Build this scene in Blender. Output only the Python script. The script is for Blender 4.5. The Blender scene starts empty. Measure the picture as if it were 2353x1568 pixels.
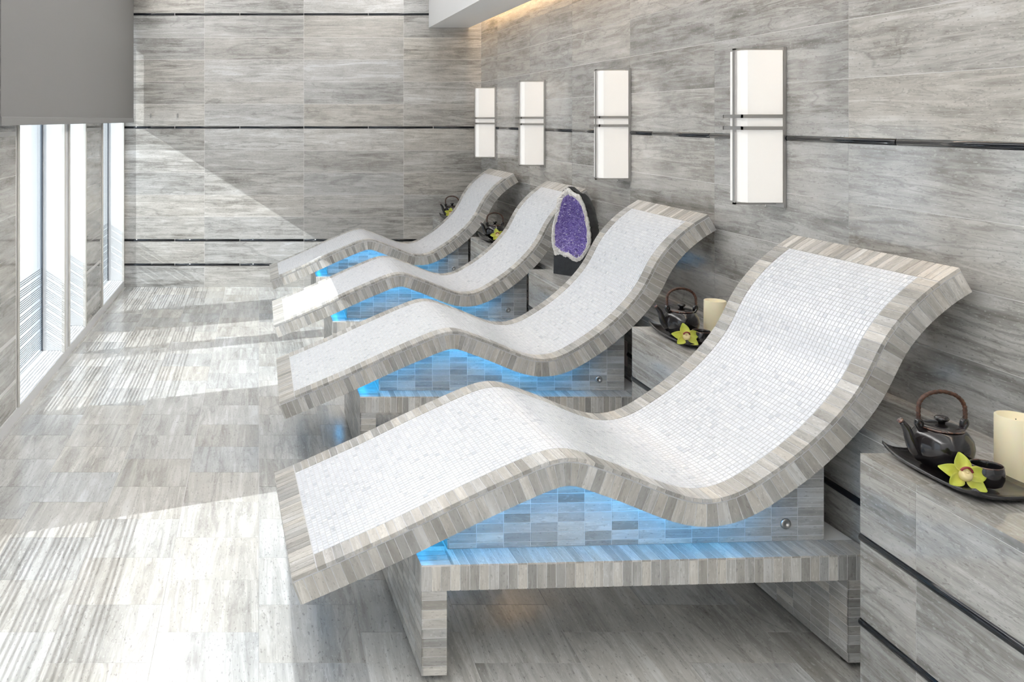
import bpy, math, random
from mathutils import Vector, Matrix
random.seed(7)
S = bpy.context.scene
COL = S.collection
# ---------------------------------------------------------------- camera, sky, sun, exposure
F_PX, VPX, VPY, CAMZ = 2057.0, 595.0, 275.0, 1.543
cam = bpy.data.objects.new('camera', bpy.data.cameras.new('camera'))
COL.objects.link(cam)
cam.location = (0, 0, CAMZ); cam.rotation_euler = (math.pi/2, 0, 0)
cam.data.sensor_width = 36; cam.data.lens = 36*F_PX/2353
cam.data.shift_x = (1176.5-VPX)/2353; cam.data.shift_y = -(784-VPY)/2353
cam.data.clip_start = 0.05
S.camera = cam
w = bpy.data.worlds.new('sky'); S.world = w; w.use_nodes = True
bgn = w.node_tree.nodes['Background']
bgn.inputs[0].default_value = (0.92, 0.96, 1.0, 1); bgn.inputs[1].default_value = 1.5
sd = bpy.data.lights.new('sun', 'SUN'); sd.energy = 5.2; sd.angle = math.radians(0.3); sd.color = (1, .97, .92)
sun = bpy.data.objects.new('sun', sd); COL.objects.link(sun)
sun.location = (-6, 2, 5)
sun.rotation_euler = Vector((1, .39, -.64)).to_track_quat('-Z', 'Y').to_euler()
S.view_settings.view_transform = 'Standard'; S.view_settings.look = 'None'
S.view_settings.gamma = 1; S.view_settings.use_curve_mapping = False
S.view_settings.exposure = 0.2
S.cycles.use_denoising = True
S.cycles.max_bounces = 6; S.cycles.diffuse_bounces = 4; S.cycles.glossy_bounces = 3
S.cycles.use_adaptive_sampling = True; S.cycles.adaptive_threshold = 0.04
S.cycles.transparent_max_bounces = 12; S.cycles.sample_clamp_indirect = 6
S.cycles.caustics_reflective = False; S.cycles.caustics_refractive = False
# ---------------------------------------------------------------- room numbers
XW, YB, XL, XG = 2.0525, 8.246, -1.243, -1.397      # right wall, back wall, left wall plane, glass plane
ZC, YN = 3.25, -1.6                                  # ceiling height, near end of the room
TL = 0.914                                           # wall tile length
XC, XR, ZT = 1.60, 1.742, 0.655                      # cabinet face, recessed ledge face, bench top
UPW = 225.0                                          # watts of each added fill uplight
G = 0.0022                                           # joint width
# ---------------------------------------------------------------- materials
class NT:
    def __init__(s, name):
        s.m = bpy.data.materials.new(name); s.m.use_nodes = True
        s.t = s.m.node_tree; s.b = s.t.nodes['Principled BSDF']; s.out = s.t.nodes['Material Output']
    def n(s, typ, **kw):
        nd = s.t.nodes.new(typ)
        for k, v in kw.items():
            if k in nd.inputs.keys(): nd.inputs[k].default_value = v
            else: setattr(nd, k, v)
        return nd
    def l(s, a, b): s.t.links.new(a, b)
    def ramp(s, fac, stops):
        r = s.n('ShaderNodeValToRGB'); cr = r.color_ramp
        while len(cr.elements) < len(stops): cr.elements.new(.5)
        for e, (p, c) in zip(cr.elements, stops):
            e.position = p; e.color = (c[0], c[1], c[2], 1) if isinstance(c, tuple) else (c, c, c, 1)
        s.l(fac, r.inputs[0]); return r.outputs[0]
    def mix(s, fac, a, b, mode='MIX'):
        x = s.n('ShaderNodeMix', data_type='RGBA', blend_type=mode)
        for sock, v in ((x.inputs[0], fac), (x.inputs[6], a), (x.inputs[7], b)):
            if hasattr(v, 'is_linked'): s.l(v, sock)
            elif isinstance(v, tuple): sock.default_value = (v[0], v[1], v[2], 1)
            else: sock.default_value = v
        return x.outputs[2]
    def math(s, op, a, b=0.0):
        x = s.n('ShaderNodeMath', operation=op)
        for i, v in enumerate((a, b)):
            if hasattr(v, 'is_linked'): s.l(v, x.inputs[i])
            else: x.inputs[i].default_value = v
        return x.outputs[0]

def plain(name, col, rough=.5, metal=0.0, emit=None, estr=0.0, coat=0.0, trans=0.0, sss=0.0):
    k = NT(name); b = k.b
    b.inputs['Base Color'].default_value = (*col, 1); b.inputs['Roughness'].default_value = rough
    b.inputs['Metallic'].default_value = metal; b.inputs['Coat Weight'].default_value = coat
    b.inputs['Transmission Weight'].default_value = trans
    if sss:
        b.inputs['Subsurface Weight'].default_value = sss; b.inputs['Subsurface Radius'].default_value = (.03, .02, .01)
    if emit:
        b.inputs['Emission Color'].default_value = (*emit, 1); b.inputs['Emission Strength'].default_value = estr
    return k.m

def travertine(name, vs=1.0, bright=1.0, rough=.18, varied=.25, warm=0.0, spec=.5, soft=0.0):
    """vein-cut grey travertine; veins run along the piece's own x axis, every piece cut elsewhere from the block"""
    k = NT(name)
    tc = k.n('ShaderNodeTexCoord'); oi = k.n('ShaderNodeObjectInfo')
    rnd = oi.outputs['Random']
    cx = k.n('ShaderNodeCombineXYZ')
    k.l(k.math('MULTIPLY', rnd, 37.3), cx.inputs[0]); k.l(k.math('MULTIPLY', rnd, 211.7), cx.inputs[1]); k.l(k.math('MULTIPLY', rnd, 91.1), cx.inputs[2])
    add = k.n('ShaderNodeVectorMath', operation='ADD'); k.l(tc.outputs['Object'], add.inputs[0]); k.l(cx.outputs[0], add.inputs[1])
    def noise(scale, detail, dist, rough_=.55):
        mp = k.n('ShaderNodeMapping'); mp.inputs['Scale'].default_value = scale; k.l(add.outputs[0], mp.inputs[0])
        n = k.n('ShaderNodeTexNoise', Scale=1.0, Detail=detail, Roughness=rough_, Distortion=dist); k.l(mp.outputs[0], n.inputs['Vector'])
        return n.outputs['Fac']
    big = noise((1.1*vs, 7*vs, 7*vs), 3, .6)
    cloud = noise((9*vs, 16*vs, 16*vs), 2, .8)
    band = noise((2.4*vs, 30*vs, 30*vs), 5, 1.0, .66)
    fine = noise((7*vs, 120*vs, 120*vs), 2, .4)
    pit = noise((70*vs**.5, 190*vs**.5, 190*vs**.5), 1, 0)
    v = k.math('ADD', k.math('MULTIPLY', cloud, .2), k.math('ADD', k.math('MULTIPLY', big, .36), k.math('MULTIPLY', band, .44)))
    v = k.math('ADD', k.math('MULTIPLY', v, .9), k.math('MULTIPLY', fine, .10))
    s = 1-soft
    d = tuple(x*bright for x in (.185*s+.36*soft, .178*s+.35*soft, .166*s+.335*soft))
    m1 = tuple(x*bright for x in (.335*s+.43*soft, .325*s+.42*soft, .305*s+.4*soft)); m2 = tuple(x*bright for x in (.475, .467, .448)); hi = tuple(x*bright for x in (.66, .66, .652))
    c = k.ramp(v, [(.37, d), (.435, m1), (.495, m2), (.55, tuple(x*1.1 for x in m2)), (.625, hi)])
    # thin darker seam lines inside the bands
    seam = k.ramp(band, [(.455, 0.0), (.475, 1.0), (.495, 0.0)])
    c = k.mix(k.math('MULTIPLY', seam, .42*(1-soft*.8)), c, tuple(x*bright for x in (.19, .178, .162)))
    seam2 = k.ramp(big, [(.47, 0.0), (.482, 1.0), (.494, 0.0)])
    c = k.mix(k.math('MULTIPLY', seam2, .45*(1-soft*.6)), c, tuple(x*bright for x in (.17, .16, .145)))
    pale = k.ramp(band, [(.555, 0.0), (.575, 1.0), (.60, 0.0)])
    c = k.mix(k.math('MULTIPLY', pale, .40), c, tuple(x*bright for x in (.70, .70, .69)))
    grain = k.ramp(fine, [(.36, 1.0), (.44, 0.0)])
    c = k.mix(k.math('MULTIPLY', grain, .17*(1-soft)), c, tuple(x*bright for x in (.22, .21, .195)))
    # pale flecks and tiny pits
    fl = k.ramp(pit, [(.64, 0.0), (.70, 1.0)]); c = k.mix(k.math('MULTIPLY', fl, .35), c, (.72, .72, .71))
    pt = k.ramp(pit, [(.29, 1.0), (.34, 0.0)]); c = k.mix(k.math('MULTIPLY', pt, .45), c, (.16, .15, .14))
    # each piece a little lighter / darker, cooler / warmer
    r2 = k.math('FRACT', k.math('MULTIPLY', rnd, 57.31)); r3 = k.math('FRACT', k.math('MULTIPLY', rnd, 173.7))
    lum = k.math('ADD', k.math('MULTIPLY', r2, varied), 1-varied*.55)
    cc = k.n('ShaderNodeCombineColor'); [k.l(lum, cc.inputs[i]) for i in range(3)]
    c = k.mix(1.0, c, cc.outputs[0], 'MULTIPLY')
    tint = k.mix(r3, (1.03+warm, 1.0+warm*.3, .955-warm*.5), (.985+warm, 1.0, 1.02-warm))
    c = k.mix(1.0, c, tint, 'MULTIPLY')
    k.l(c, k.b.inputs['Base Color'])
    k.b.inputs['Roughness'].default_value = rough
    k.b.inputs['Specular IOR Level'].default_value = spec
    return k.m

def mosaic_material():
    k = NT('white_marble_mosaic')
    at = k.n('ShaderNodeAttribute', attribute_name='rnd'); r = at.outputs['Fac']
    tc = k.n('ShaderNodeTexCoord')
    n = k.n('ShaderNodeTexNoise', noise_dimensions='4D', Scale=55.0, Detail=3.0, Distortion=1.2)
    k.l(tc.outputs['Object'], n.inputs['Vector']); k.l(k.math('MULTIPLY', r, 90.0), n.inputs['W'])
    c = k.ramp(r, [(0.0, (.68, .71, .76)), (.04, (.80, .82, .86)), (.3, (.84, .86, .90)), (.8, (.87, .89, .93)), (1.0, (.92, .935, .96))])
    sm = k.ramp(n.outputs['Fac'], [(.60, 0.0), (.68, 1.0)])
    c = k.mix(k.math('MULTIPLY', sm, .45), c, (.42, .45, .5))
    k.l(c, k.b.inputs['Base Color']); k.b.inputs['Roughness'].default_value = .22
    return k.m

def amethyst_material():
    k = NT('amethyst')
    at = k.n('ShaderNodeAttribute', attribute_name='rnd')
    c = k.ramp(at.outputs['Fac'], [(0.0, (.14, .095, .38)), (.35, (.29, .22, .58)), (.75, (.48, .41, .76)), (.93, (.68, .63, .9)), (1.0, (.92, .90, .98))])
    k.l(c, k.b.inputs['Base Color']); k.b.inputs['Roughness'].default_value = .12; k.b.inputs['Coat Weight'].default_value = .6
    k.b.inputs['Emission Strength'].default_value = 0
    return k.m

def speckled(name, a, b, scale, rough, coat=0.0):
    k = NT(name); tc = k.n('ShaderNodeTexCoord')
    n = k.n('ShaderNodeTexNoise', Scale=scale, Detail=5.0, Roughness=.65); k.l(tc.outputs['Object'], n.inputs['Vector'])
    c = k.ramp(n.outputs['Fac'], [(.38, a), (.64, b)]); k.l(c, k.b.inputs['Base Color'])
    k.b.inputs['Roughness'].default_value = rough; k.b.inputs['Coat Weight'].default_value = coat
    bp = k.n('ShaderNodeBump', Strength=.25, Distance=.003); k.l(n.outputs['Fac'], bp.inputs['Height']); k.l(bp.outputs[0], k.b.inputs['Normal'])
    return k.m

def glass_material():
    k = NT('window_glass'); k.t.nodes.remove(k.b)
    tr = k.n('ShaderNodeBsdfTransparent'); tr.inputs[0].default_value = (.93, .97, 1.0, 1)
    gl = k.n('ShaderNodeBsdfGlossy', Roughness=.02); ge = k.n('ShaderNodeNewGeometry')
    dt = k.n('ShaderNodeVectorMath', operation='DOT_PRODUCT'); k.l(ge.outputs['Normal'], dt.inputs[0]); k.l(ge.outputs['Incoming'], dt.inputs[1])
    c5 = k.math('POWER', k.math('SUBTRACT', 1.0, k.math('ABSOLUTE', dt.outputs['Value'])), 5.0)
    fr = k.math('ADD', k.math('MULTIPLY', c5, .9), .03)
    mx = k.n('ShaderNodeMixShader'); k.l(fr, mx.inputs[0]); k.l(tr.outputs[0], mx.inputs[1]); k.l(gl.outputs[0], mx.inputs[2])
    k.l(mx.outputs[0], k.out.inputs[0]); return k.m

def fabric_material():
    k = NT('shade_fabric'); tc = k.n('ShaderNodeTexCoord')
    n = k.n('ShaderNodeTexNoise', Scale=900.0, Detail=2.0); k.l(tc.outputs['Object'], n.inputs['Vector'])
    c = k.ramp(n.outputs['Fac'], [(.3, (.195, .19, .188)), (.7, (.22, .215, .212))]); k.l(c, k.b.inputs['Base Color'])
    k.b.inputs['Roughness'].default_value = .85; k.b.inputs['Specular IOR Level'].default_value = .15
    return k.m

def orchid_material():
    k = NT('orchid_petal'); tc = k.n('ShaderNodeTexCoord')
    sx = k.n('ShaderNodeSeparateXYZ'); k.l(tc.outputs['Object'], sx.inputs[0])
    c = k.ramp(k.math('MULTIPLY', sx.outputs[0], 22.0), [(0.0, (.78, .74, .20)), (.5, (.60, .62, .10)), (1.0, (.48, .54, .07))])
    k.l(c, k.b.inputs['Base Color']); k.b.inputs['Roughness'].default_value = .45
    k.b.inputs['Subsurface Weight'].default_value = .25; k.b.inputs['Subsurface Radius'].default_value = (.01, .01, .003)
    return k.m

def handle_material():
    k = NT('rattan_wrap'); tc = k.n('ShaderNodeTexCoord')
    n = k.n('ShaderNodeTexNoise', Scale=120.0, Detail=3.0); k.l(tc.outputs['Object'], n.inputs['Vector'])
    c = k.ramp(n.outputs['Fac'], [(.3, (.02, .008, .005)), (.7, (.10, .04, .022))]); k.l(c, k.b.inputs['Base Color'])
    k.b.inputs['Roughness'].default_value = .5; return k.m

M = dict(
    wall=travertine('travertine_wall_tile', .8, .98, .10, .24, soft=0, spec=.8),
    wallp=travertine('travertine_pier_tile', .8, .9, .05, .20, soft=0, spec=.7),
    wallb=travertine('travertine_back_wall_tile', .8, 1.0, .28, .26, soft=0),
    floor=travertine('travertine_floor_tile', .6, 1.06, .17, .22, warm=-.01, soft=.55),
    small=travertine('travertine_mosaic_strip', 1.1, .96, .28, .6, warm=.012, soft=.7),
    grout=plain('grout', (.74, .735, .72), .8), groutd=plain('floor_grout', (.58, .575, .56), .8),
    mosaic=mosaic_material(), mgrout=plain('mosaic_grout', (.66, .665, .68), .8),
    liner=plain('black_glass_liner', (.010, .012, .016), .06, coat=0.0),
    white=plain('white_paint', (.91, .915, .92), .5), reveal=plain('window_reveal_white', (.78, .785, .79), .4),
    bead=plain('window_bead', (.72, .70, .66), .4), gasket=plain('glazing_gasket', (.05, .06, .08), .5),
    glass=glass_material(), frit=plain('glass_frit_line', (.30, .33, .37), .5),
    fabric=fabric_material(), bar=plain('shade_bar', (.20, .196, .193), .5),
    steel=plain('brushed_nickel', (.50, .485, .47), .32, 1.0), chrome=plain('chrome', (.75, .75, .75), .12, 1.0),
    opal=plain('opal_glass', (.87, .86, .84), .35, emit=(1, .965, .91), estr=.28),
    bronze=plain('bronze_plate', (.52, .43, .41), .35, .25), dark=plain('dark_hole', (.02, .02, .02), .5),
    led=plain('blue_led', (.1, .5, .9), .4, emit=(.03, .46, 1.0), estr=17.0),
    warmled=plain('warm_led', (1, .8, .5), .4, emit=(1, .62, .27), estr=30.0),
    pot=speckled('black_glaze', (.005, .005, .007), (.016, .013, .013), 30, .16, .35),
    rim=speckled('brown_glaze', (.035, .012, .006), (.13, .05, .03), 60, .2, 1.0),
    rattan=handle_material(), petal=orchid_material(),
    lip=plain('orchid_lip', (.80, .66, .34), .5), lipred=plain('orchid_lip_edge', (.20, .012, .02), .45),
    candle=plain('ivory_wax', (.86, .79, .58), .45, sss=.35, emit=(1, .72, .36), estr=.05),
    shell=speckled('black_geode_shell', (.006, .007, .009), (.018, .02, .024), 40, .45),
    rock=speckled('white_quartz_rim', (.62, .59, .55), (.92, .91, .89), 90, .45), crystal=amethyst_material(),
    fill_lamp=plain('fill_strip_lens', (1, 1, 1), .5, emit=(1, .97, .93), estr=5.0),  # glowing face of the added fill uplights
)
for _k in ('opal', 'candle', 'fill_lamp'): M[_k].cycles.emission_sampling = 'NONE'
# ---------------------------------------------------------------- builders
def add(name, mesh, parent=None, mats=(), kind=None):
    o = bpy.data.objects.new(name, mesh); COL.objects.link(o)
    if parent is not None: o.parent = parent
    for m in mats: mesh.materials.append(m)
    if kind: o['kind'] = kind
    return o
def mesh_from(name, vs, fs, mat=None, smooth=False):
    me = bpy.data.meshes.new(name); me.from_pydata([tuple(v) for v in vs], [], fs); me.update()
    if mat: me.materials.append(mat)
    if smooth: me.polygons.foreach_set('use_smooth', [True]*len(me.polygons))
    return me
BF = [(0, 3, 2, 1), (4, 5, 6, 7), (0, 1, 5, 4), (1, 2, 6, 5), (2, 3, 7, 6), (3, 0, 4, 7)]
def box_vf(x0, x1, y0, y1, z0, z1, off=0):
    v = [(x0, y0, z0), (x1, y0, z0), (x1, y1, z0), (x0, y1, z0), (x0, y0, z1), (x1, y0, z1), (x1, y1, z1), (x0, y1, z1)]
    return v, [tuple(i+off for i in f) for f in BF]
def box(name, x0, x1, y0, y1, z0, z1, mat, parent=None, kind=None, bevel=0.0):
    cx, cy, cz = (x0+x1)/2, (y0+y1)/2, (z0+z1)/2
    v, f = box_vf(x0-cx, x1-cx, y0-cy, y1-cy, z0-cz, z1-cz)
    o = add(name, mesh_from(name, v, f, mat), parent, kind=kind); o.location = (cx, cy, cz)
    if bevel:
        b = o.modifiers.new('bevel', 'BEVEL'); b.width = bevel; b.segments = 2
    return o
def boxes(name, lst, mat, parent=None, kind=None):
    V, Fc = [], []
    for b in lst:
        v, f = box_vf(*b, off=len(V)); V += v; Fc += f
    return add(name, mesh_from(name, V, Fc, mat), parent, kind=kind)
CACHE = {}
def quad_tile(name, q, thick, mat, parent, share=True):
    """one tile: q = four outer corners (parent space), q0->q1 the vein direction; the body goes inward by thick"""
    q = [Vector(p) for p in q]
    c = (q[0]+q[1]+q[2]+q[3])/4
    ex = ((q[1]-q[0])+(q[2]-q[3])).normalized()
    n = (q[2]-q[0]).cross(q[3]-q[1]).normalized(); ey = n.cross(ex)
    R = Matrix((ex, ey, n)).transposed()
    Ri = R.transposed()
    loc = [Ri @ (p-c) for p in q]
    key = (mat.name, thick)+tuple(round(x, 4) for p in loc for x in p)
    me = CACHE.get(key)
    if me is None:
        vs = [(p.x, p.y, p.z-thick) for p in loc]+[tuple(p) for p in loc]
        me = mesh_from(name, vs, BF, mat); CACHE[key] = me
    o = add(name, me, parent)
    m4 = R.to_4x4(); m4.translation = c
    o.matrix_local = m4
    return o
def rect_tile(name, org, du, dv, thick, mat, parent):
    """rectangle from corner org spanned by du (vein direction) and dv"""
    org, du, dv = Vector(org), Vector(du), Vector(dv)
    return quad_tile(name, [org, org+du, org+du+dv, org+dv], thick, mat, parent)
def empty(name, loc, rz=0.0):
    o = bpy.data.objects.new(name, None); COL.objects.link(o); o.location = loc; o.rotation_euler = (0, 0, rz); o.empty_display_size = .1
    return o
def tag(o, label, cat, group=None):
    o['label'] = label; o['category'] = cat
    if group: o['group'] = group
    return o
def struct(o, label=None):
    o['kind'] = 'structure'
    if label: o['label'] = label
    return o
def copy_tree(o, parent=None):
    c = o.copy(); COL.objects.link(c)
    if parent is not None:
        c.parent = parent
    for ch in list(o.children): copy_tree(ch, c)
    return c
def lathe(name, prof, mat, parent=None, seg=32, smooth=True):
    V, Fc = [], []
    for r, z in prof:
        for i in range(seg):
            a = 2*math.pi*i/seg; V.append((r*math.cos(a), r*math.sin(a), z))
    for j in range(len(prof)-1):
        for i in range(seg):
            i2 = (i+1) % seg; Fc.append((j*seg+i, j*seg+i2, (j+1)*seg+i2, (j+1)*seg+i))
    Fc.append(tuple(range(seg-1, -1, -1))); Fc.append(tuple((len(prof)-1)*seg+i for i in range(seg)))
    return add(name, mesh_from(name, V, Fc, mat, smooth), parent)
def tube(name, pts, radii, mat, parent=None, seg=12, twist=0.0):
    pts = [Vector(p) for p in pts]; V, Fc = [], []
    n = len(pts)
    if not hasattr(radii, '__len__'): radii = [radii]*n
    up = None
    for i, p in enumerate(pts):
        t = (pts[min(i+1, n-1)]-pts[max(i-1, 0)]).normalized()
        if up is None:
            up = Vector((0, 1, 0)) if abs(t.y) < .9 else Vector((1, 0, 0))
        s1 = t.cross(up).normalized(); s2 = s1.cross(t); up = s2
        for k in range(seg):
            a = 2*math.pi*k/seg
            rr = radii[i]*(1+twist*math.cos(3*a+i*1.05))
            V.append(p+s1*rr*math.cos(a)+s2*rr*math.sin(a))
    for i in range(n-1):
        for k in range(seg):
            k2 = (k+1) % seg; Fc.append((i*seg+k, i*seg+k2, (i+1)*seg+k2, (i+1)*seg+k))
    Fc.append(tuple(range(seg-1, -1, -1))); Fc.append(tuple((n-1)*seg+k for k in range(seg)))
    return add(name, mesh_from(name, V, Fc, mat, True), parent)
def smooth_pts(ctrl, n):
    """Catmull-Rom through control points"""
    P = [Vector(c) for c in ctrl]; P = [2*P[0]-P[1]]+P+[2*P[-1]-P[-2]]; out = []
    m = len(P)-3
    for i in range(n):
        t = i/(n-1)*m; k = min(int(t), m-1); t -= k
        a, b, c, d = P[k:k+4]
        out.append(.5*((2*b)+(c-a)*t+(2*a-5*b+4*c-d)*t*t+(3*b-a-3*c+d)*t*t*t))
    return out
def liner(name, p, d, L, nrm, parent, h=.022, proj=.009):
    """half-round black glass pencil liner piece from p along d; nrm = outward"""
    p, d, nrm = Vector(p), Vector(d).normalized(), Vector(nrm)
    up = Vector((0, 0, 1)); key = ('liner', round(L, 4), h)
    me = CACHE.get(key)
    if me is None:
        V, Fc = [], []
        sec = [(-h/2, -.004)]+[(h/2*math.sin(a), proj*math.cos(a)) for a in [(-90+22.5*i)*math.pi/180 for i in range(9)]]+[(h/2, -.004)]
        k = len(sec)
        for x in (-L/2, L/2):
            V += [(x, z, y) for z, y in sec]
        for i in range(k): Fc.append((i, (i+1) % k, k+(i+1) % k, k+i))
        Fc.append(tuple(range(k-1, -1, -1))); Fc.append(tuple(range(k, 2*k)))
        me = mesh_from(name, V, Fc, M['liner']); CACHE[key] = me
        for pl in me.polygons: pl.use_smooth = len(pl.vertices) == 4
    o = add(name, me, parent)
    R = Matrix((d, up, nrm)).transposed().to_4x4(); R.translation = p+d*L/2
    o.matrix_local = R
    return o
ROWS = [(0, .198), (.218, .423)]+[(.443+i*.2036, .443+(i+1)*.2036) for i in range(5)]+[(1.481+i*.2044, 1.481+(i+1)*.2044) for i in range(5)]+[(2.523, ZC)]
STRIPS = [.208, .433, 1.471, 2.513]
# ---------------------------------------------------------------- floor
floor = struct(box('floor', -1.46, XW+.05, YN, YB+.05, -.06, -.0009, M['groutd']))
def floor_tile(x0, x1, y0, y1):
    o = rect_tile('floor_tile', (x0+G/2, y1-G/2, 0), (0, -(y1-y0-G), 0), (x1-x0-G, 0, 0), .008, M['floor'], floor)
    return o
FT = .3055
pts_root = floor.location.copy()
nft = 0
for k in range(-5, 6):
    x0, x1 = max(k*FT, XL-.01), min((k+1)*FT, XR+.02)
    if x1-x0 < .02: continue
    # rows: joint of the column right of x=0 lies at y=3.152
    j0 = 3.152 + (FT/2 if k % 2 else 0)
    for r in range(-6, 20):
        y0, y1 = j0+r*FT, j0+(r+1)*FT
        y0, y1 = max(y0, 1.6), min(y1, YB)
        if y1-y0 < .01: continue
        t = floor_tile(x0, x1, y0, y1); t.location -= pts_root; nft += 1
# ---------------------------------------------------------------- back wall
wb = struct(box('wall_back', -1.46, XW+.06, YB-.0062, YB+.12, 0, ZC, M['grout']))
def back_rel(o): o.location -= wb.location; return o
TH = .007
xs = [XL, -.501, .413, 1.331, XW]
for (z0, z1) in ROWS:
    for a, b in zip(xs, xs[1:]):
        back_rel(rect_tile('wall_tile', (a+G/2, YB-TH, z0+G/2), (b-a-G, 0, 0), (0, 0, z1-z0-G), TH, M['wallb'], wb))
for z in STRIPS:
    x = XL
    for e in [-.774, -.176, .413, 1.006, 1.603, XW]:
        back_rel(liner('liner_strip', (x+.003, YB-.005, z), (1, 0, 0), e-x-.006, (0, -1, 0), wb)); x = e
# ---------------------------------------------------------------- right wall
wr = struct(box('wall_right', XW-.0062, XW+.12, YN, YB-.0062, 0, ZC, M['grout']))
def right_rel(o): o.location -= wr.location; return o
ys = [YB]+[7.676-i*TL for i in range(10)]
for (z0, z1) in ROWS[2:]:
    for a, b in zip(ys, ys[1:]):
        right_rel(rect_tile('wall_tile', (XW-TH, a-G/2, z0+G/2), (0, -(a-b-G), 0), (0, 0, z1-z0-G), TH, M['wall'], wr))
for z in (1.471, 2.513):
    y = YB-.012; e = 7.62
    while y > -.5:
        right_rel(liner('liner_strip', (XW-.005, y-.003, z), (0, -1, 0), y-e-.006, (-1, 0, 0), wr)); y = e; e -= .594
# ---------------------------------------------------------------- left wall: piers, kerb, head
PIERS = [(6.44, 7.07), (3.25, 4.60), (.75, 1.35), (YN, -1.1)]
WINS = [(7.07, YB), (5.83, 6.44), (4.60, 5.745), (1.35, 3.25), (-1.1, .75)]  # last window is out of view, added to bring in more daylight
ZK, ZH = .062, 2.39
wl = struct(boxes('wall_left', [(-1.46, XL-.0008, a, b, 0, ZC) for a, b in PIERS]+[(-1.46, XL, YN, YB, ZH, ZC)], M['grout']))
for a, b in PIERS[:2]:
    for (z0, z1) in ROWS[:-1]:
        if z0 > ZH: continue
        n = max(1, round((b-a-.04)/.68)); st = (b-a-.05)/n
        for i in range(n):
            rect_tile('wall_tile', (XL-TH+TH, a+.025+i*st+G/2, max(z0, ZK)+G/2), (0, st-G, 0), (0, 0, z1-max(z0, ZK)-G), TH, M['wallp'], wl)
    for z in STRIPS[:3]:
        liner('liner_strip', (XL-.004, a+.028, z), (0, 1, 0), b-a-.056, (1, 0, 0), wl, proj=.003)
kerb = struct(box('baseboard_left', -1.46, XL+.004, YN, YB-.002, 0, ZK, M['reveal']))
# ---------------------------------------------------------------- windows (reveal boards, posts, glass, frit)
def frit_lines():
    out, z = [], .590
    for g in (3, 4, 6, 3, 5, 4, 9, 9):
        for i in range(g):
            out.append(z); z -= .0128
            if z < .072: return out
        z -= .0125
    return out
for i, (a, b) in enumerate(WINS, 1):
    wdw = struct(empty('window_%d' % i, (XG, (a+b)/2, ZK)))
    def rel(o, wdw=wdw): o.location -= wdw.location; return o
    rel(box('glass_pane', XG-.004, XG+.004, a+.004, b-.004, ZK+.004, ZH-.004, M['glass'], wdw))
    far = box('reveal_board', XG+.006, XL+.001, b-.010, b-.001, ZK+.001, ZH-.001, M['reveal'], wdw); rel(far)
    rel(box('reveal_board', XG+.006, XL+.001, a+.001, a+.010, ZK+.001, ZH-.001, M['reveal'], wdw))
    rel(box('window_head', XG+.006, XL+.001, a+.010, b-.010, ZH-.012, ZH-.001, M['reveal'], wdw))
    rel(box('corner_bead', XL-.012, XL+.006, b-.048, b-.0105, ZK+.001, ZH-.001, M['bead'], wdw))
    rel(box('corner_bead', XL-.012, XL+.006, a+.001, a+.010, ZK+.001, ZH-.001, M['bead'], wdw)).location.x += .007
    rel(box('gasket', XG+.005, XG+.012, b-.019, b-.0105, ZK+.001, ZH-.013, M['gasket'], wdw))
    V, Fc = [], []
    for z in frit_lines():
        v, f = box_vf(XG+.0045, XG+.0055, a+.012, b-.012, z-.0030, z+.0030, len(V)); V += v; Fc += f
    rel(add('frit_lines', mesh_from('frit_lines', V, Fc, M['frit']), wdw, kind='stuff'))
struct(boxes('trim_1', [(-1.46, XG-.006, 5.738, 5.838, ZK, ZH), (XG-.006, XL, 5.746, 5.829, ZK, ZH)], M['reveal']))
# near end wall of the room and ceiling
struct(box('wall_front', -1.46, XW+.12, YN-.12, YN, 0, ZC, M['white']))
struct(box('ceiling', -1.46, XW+.12, YN-.12, YB+.12, ZC, ZC+.1, M['white']))
# ---------------------------------------------------------------- dropped soffit with light cove along the right wall
sof = struct(boxes('ceiling_soffit', [(1.563, 1.932, YN, YB-TH-.001, 2.389, 2.43), (1.563, 1.60, YN, YB-TH-.001, 2.43, 2.86), (1.918, 1.932, YN, YB-TH-.001, 2.43, 2.64)], M['white']))
cove = box('cove_light_strip', 1.933, 1.943, .5, YB-.1, 2.57, 2.60, M['warmled'])
tag(cove, 'warm glowing strip lying in the ceiling cove above the tiled wall', 'light strip')
# added, unseen: shelf and fill uplights that wash the ceiling to brighten the room
struct(box('ceiling_fill_shelf', XL+.001, -.98, YN, YB-TH-.001, 2.80, 2.84, M['white']))
def uplight(x, z, watts, lab):
    o = tag(box('fill_uplight', x-.03, x+.03, YN+.2, YB-.3, z, z+.03, M['fill_lamp']), lab, 'light strip', 'added fill uplights')
    ld = bpy.data.lights.new('fill_uplight_lamp', 'AREA'); ld.shape = 'RECTANGLE'; ld.size = .06; ld.size_y = YB-YN-.5; ld.energy = watts; ld.color = (1, .985, .965)
    lo = bpy.data.objects.new('fill_uplight_lamp', ld); COL.objects.link(lo); lo.parent = o; lo.location = (0, 0, .0165); lo.rotation_euler = (math.pi, 0, 0)
uplight(-1.10, 2.841, UPW, 'added unseen fill strip on the shelf above the windows')
uplight(1.66, 2.70, UPW, 'added unseen fill strip behind the soffit edge')
box('fill_uplight_bracket', -.03, .03, -.02, .02, -.27, -.001, M['white'], bpy.data.objects['fill_uplight.001']).location.z = -.15  # holds the added strip behind the soffit
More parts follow.
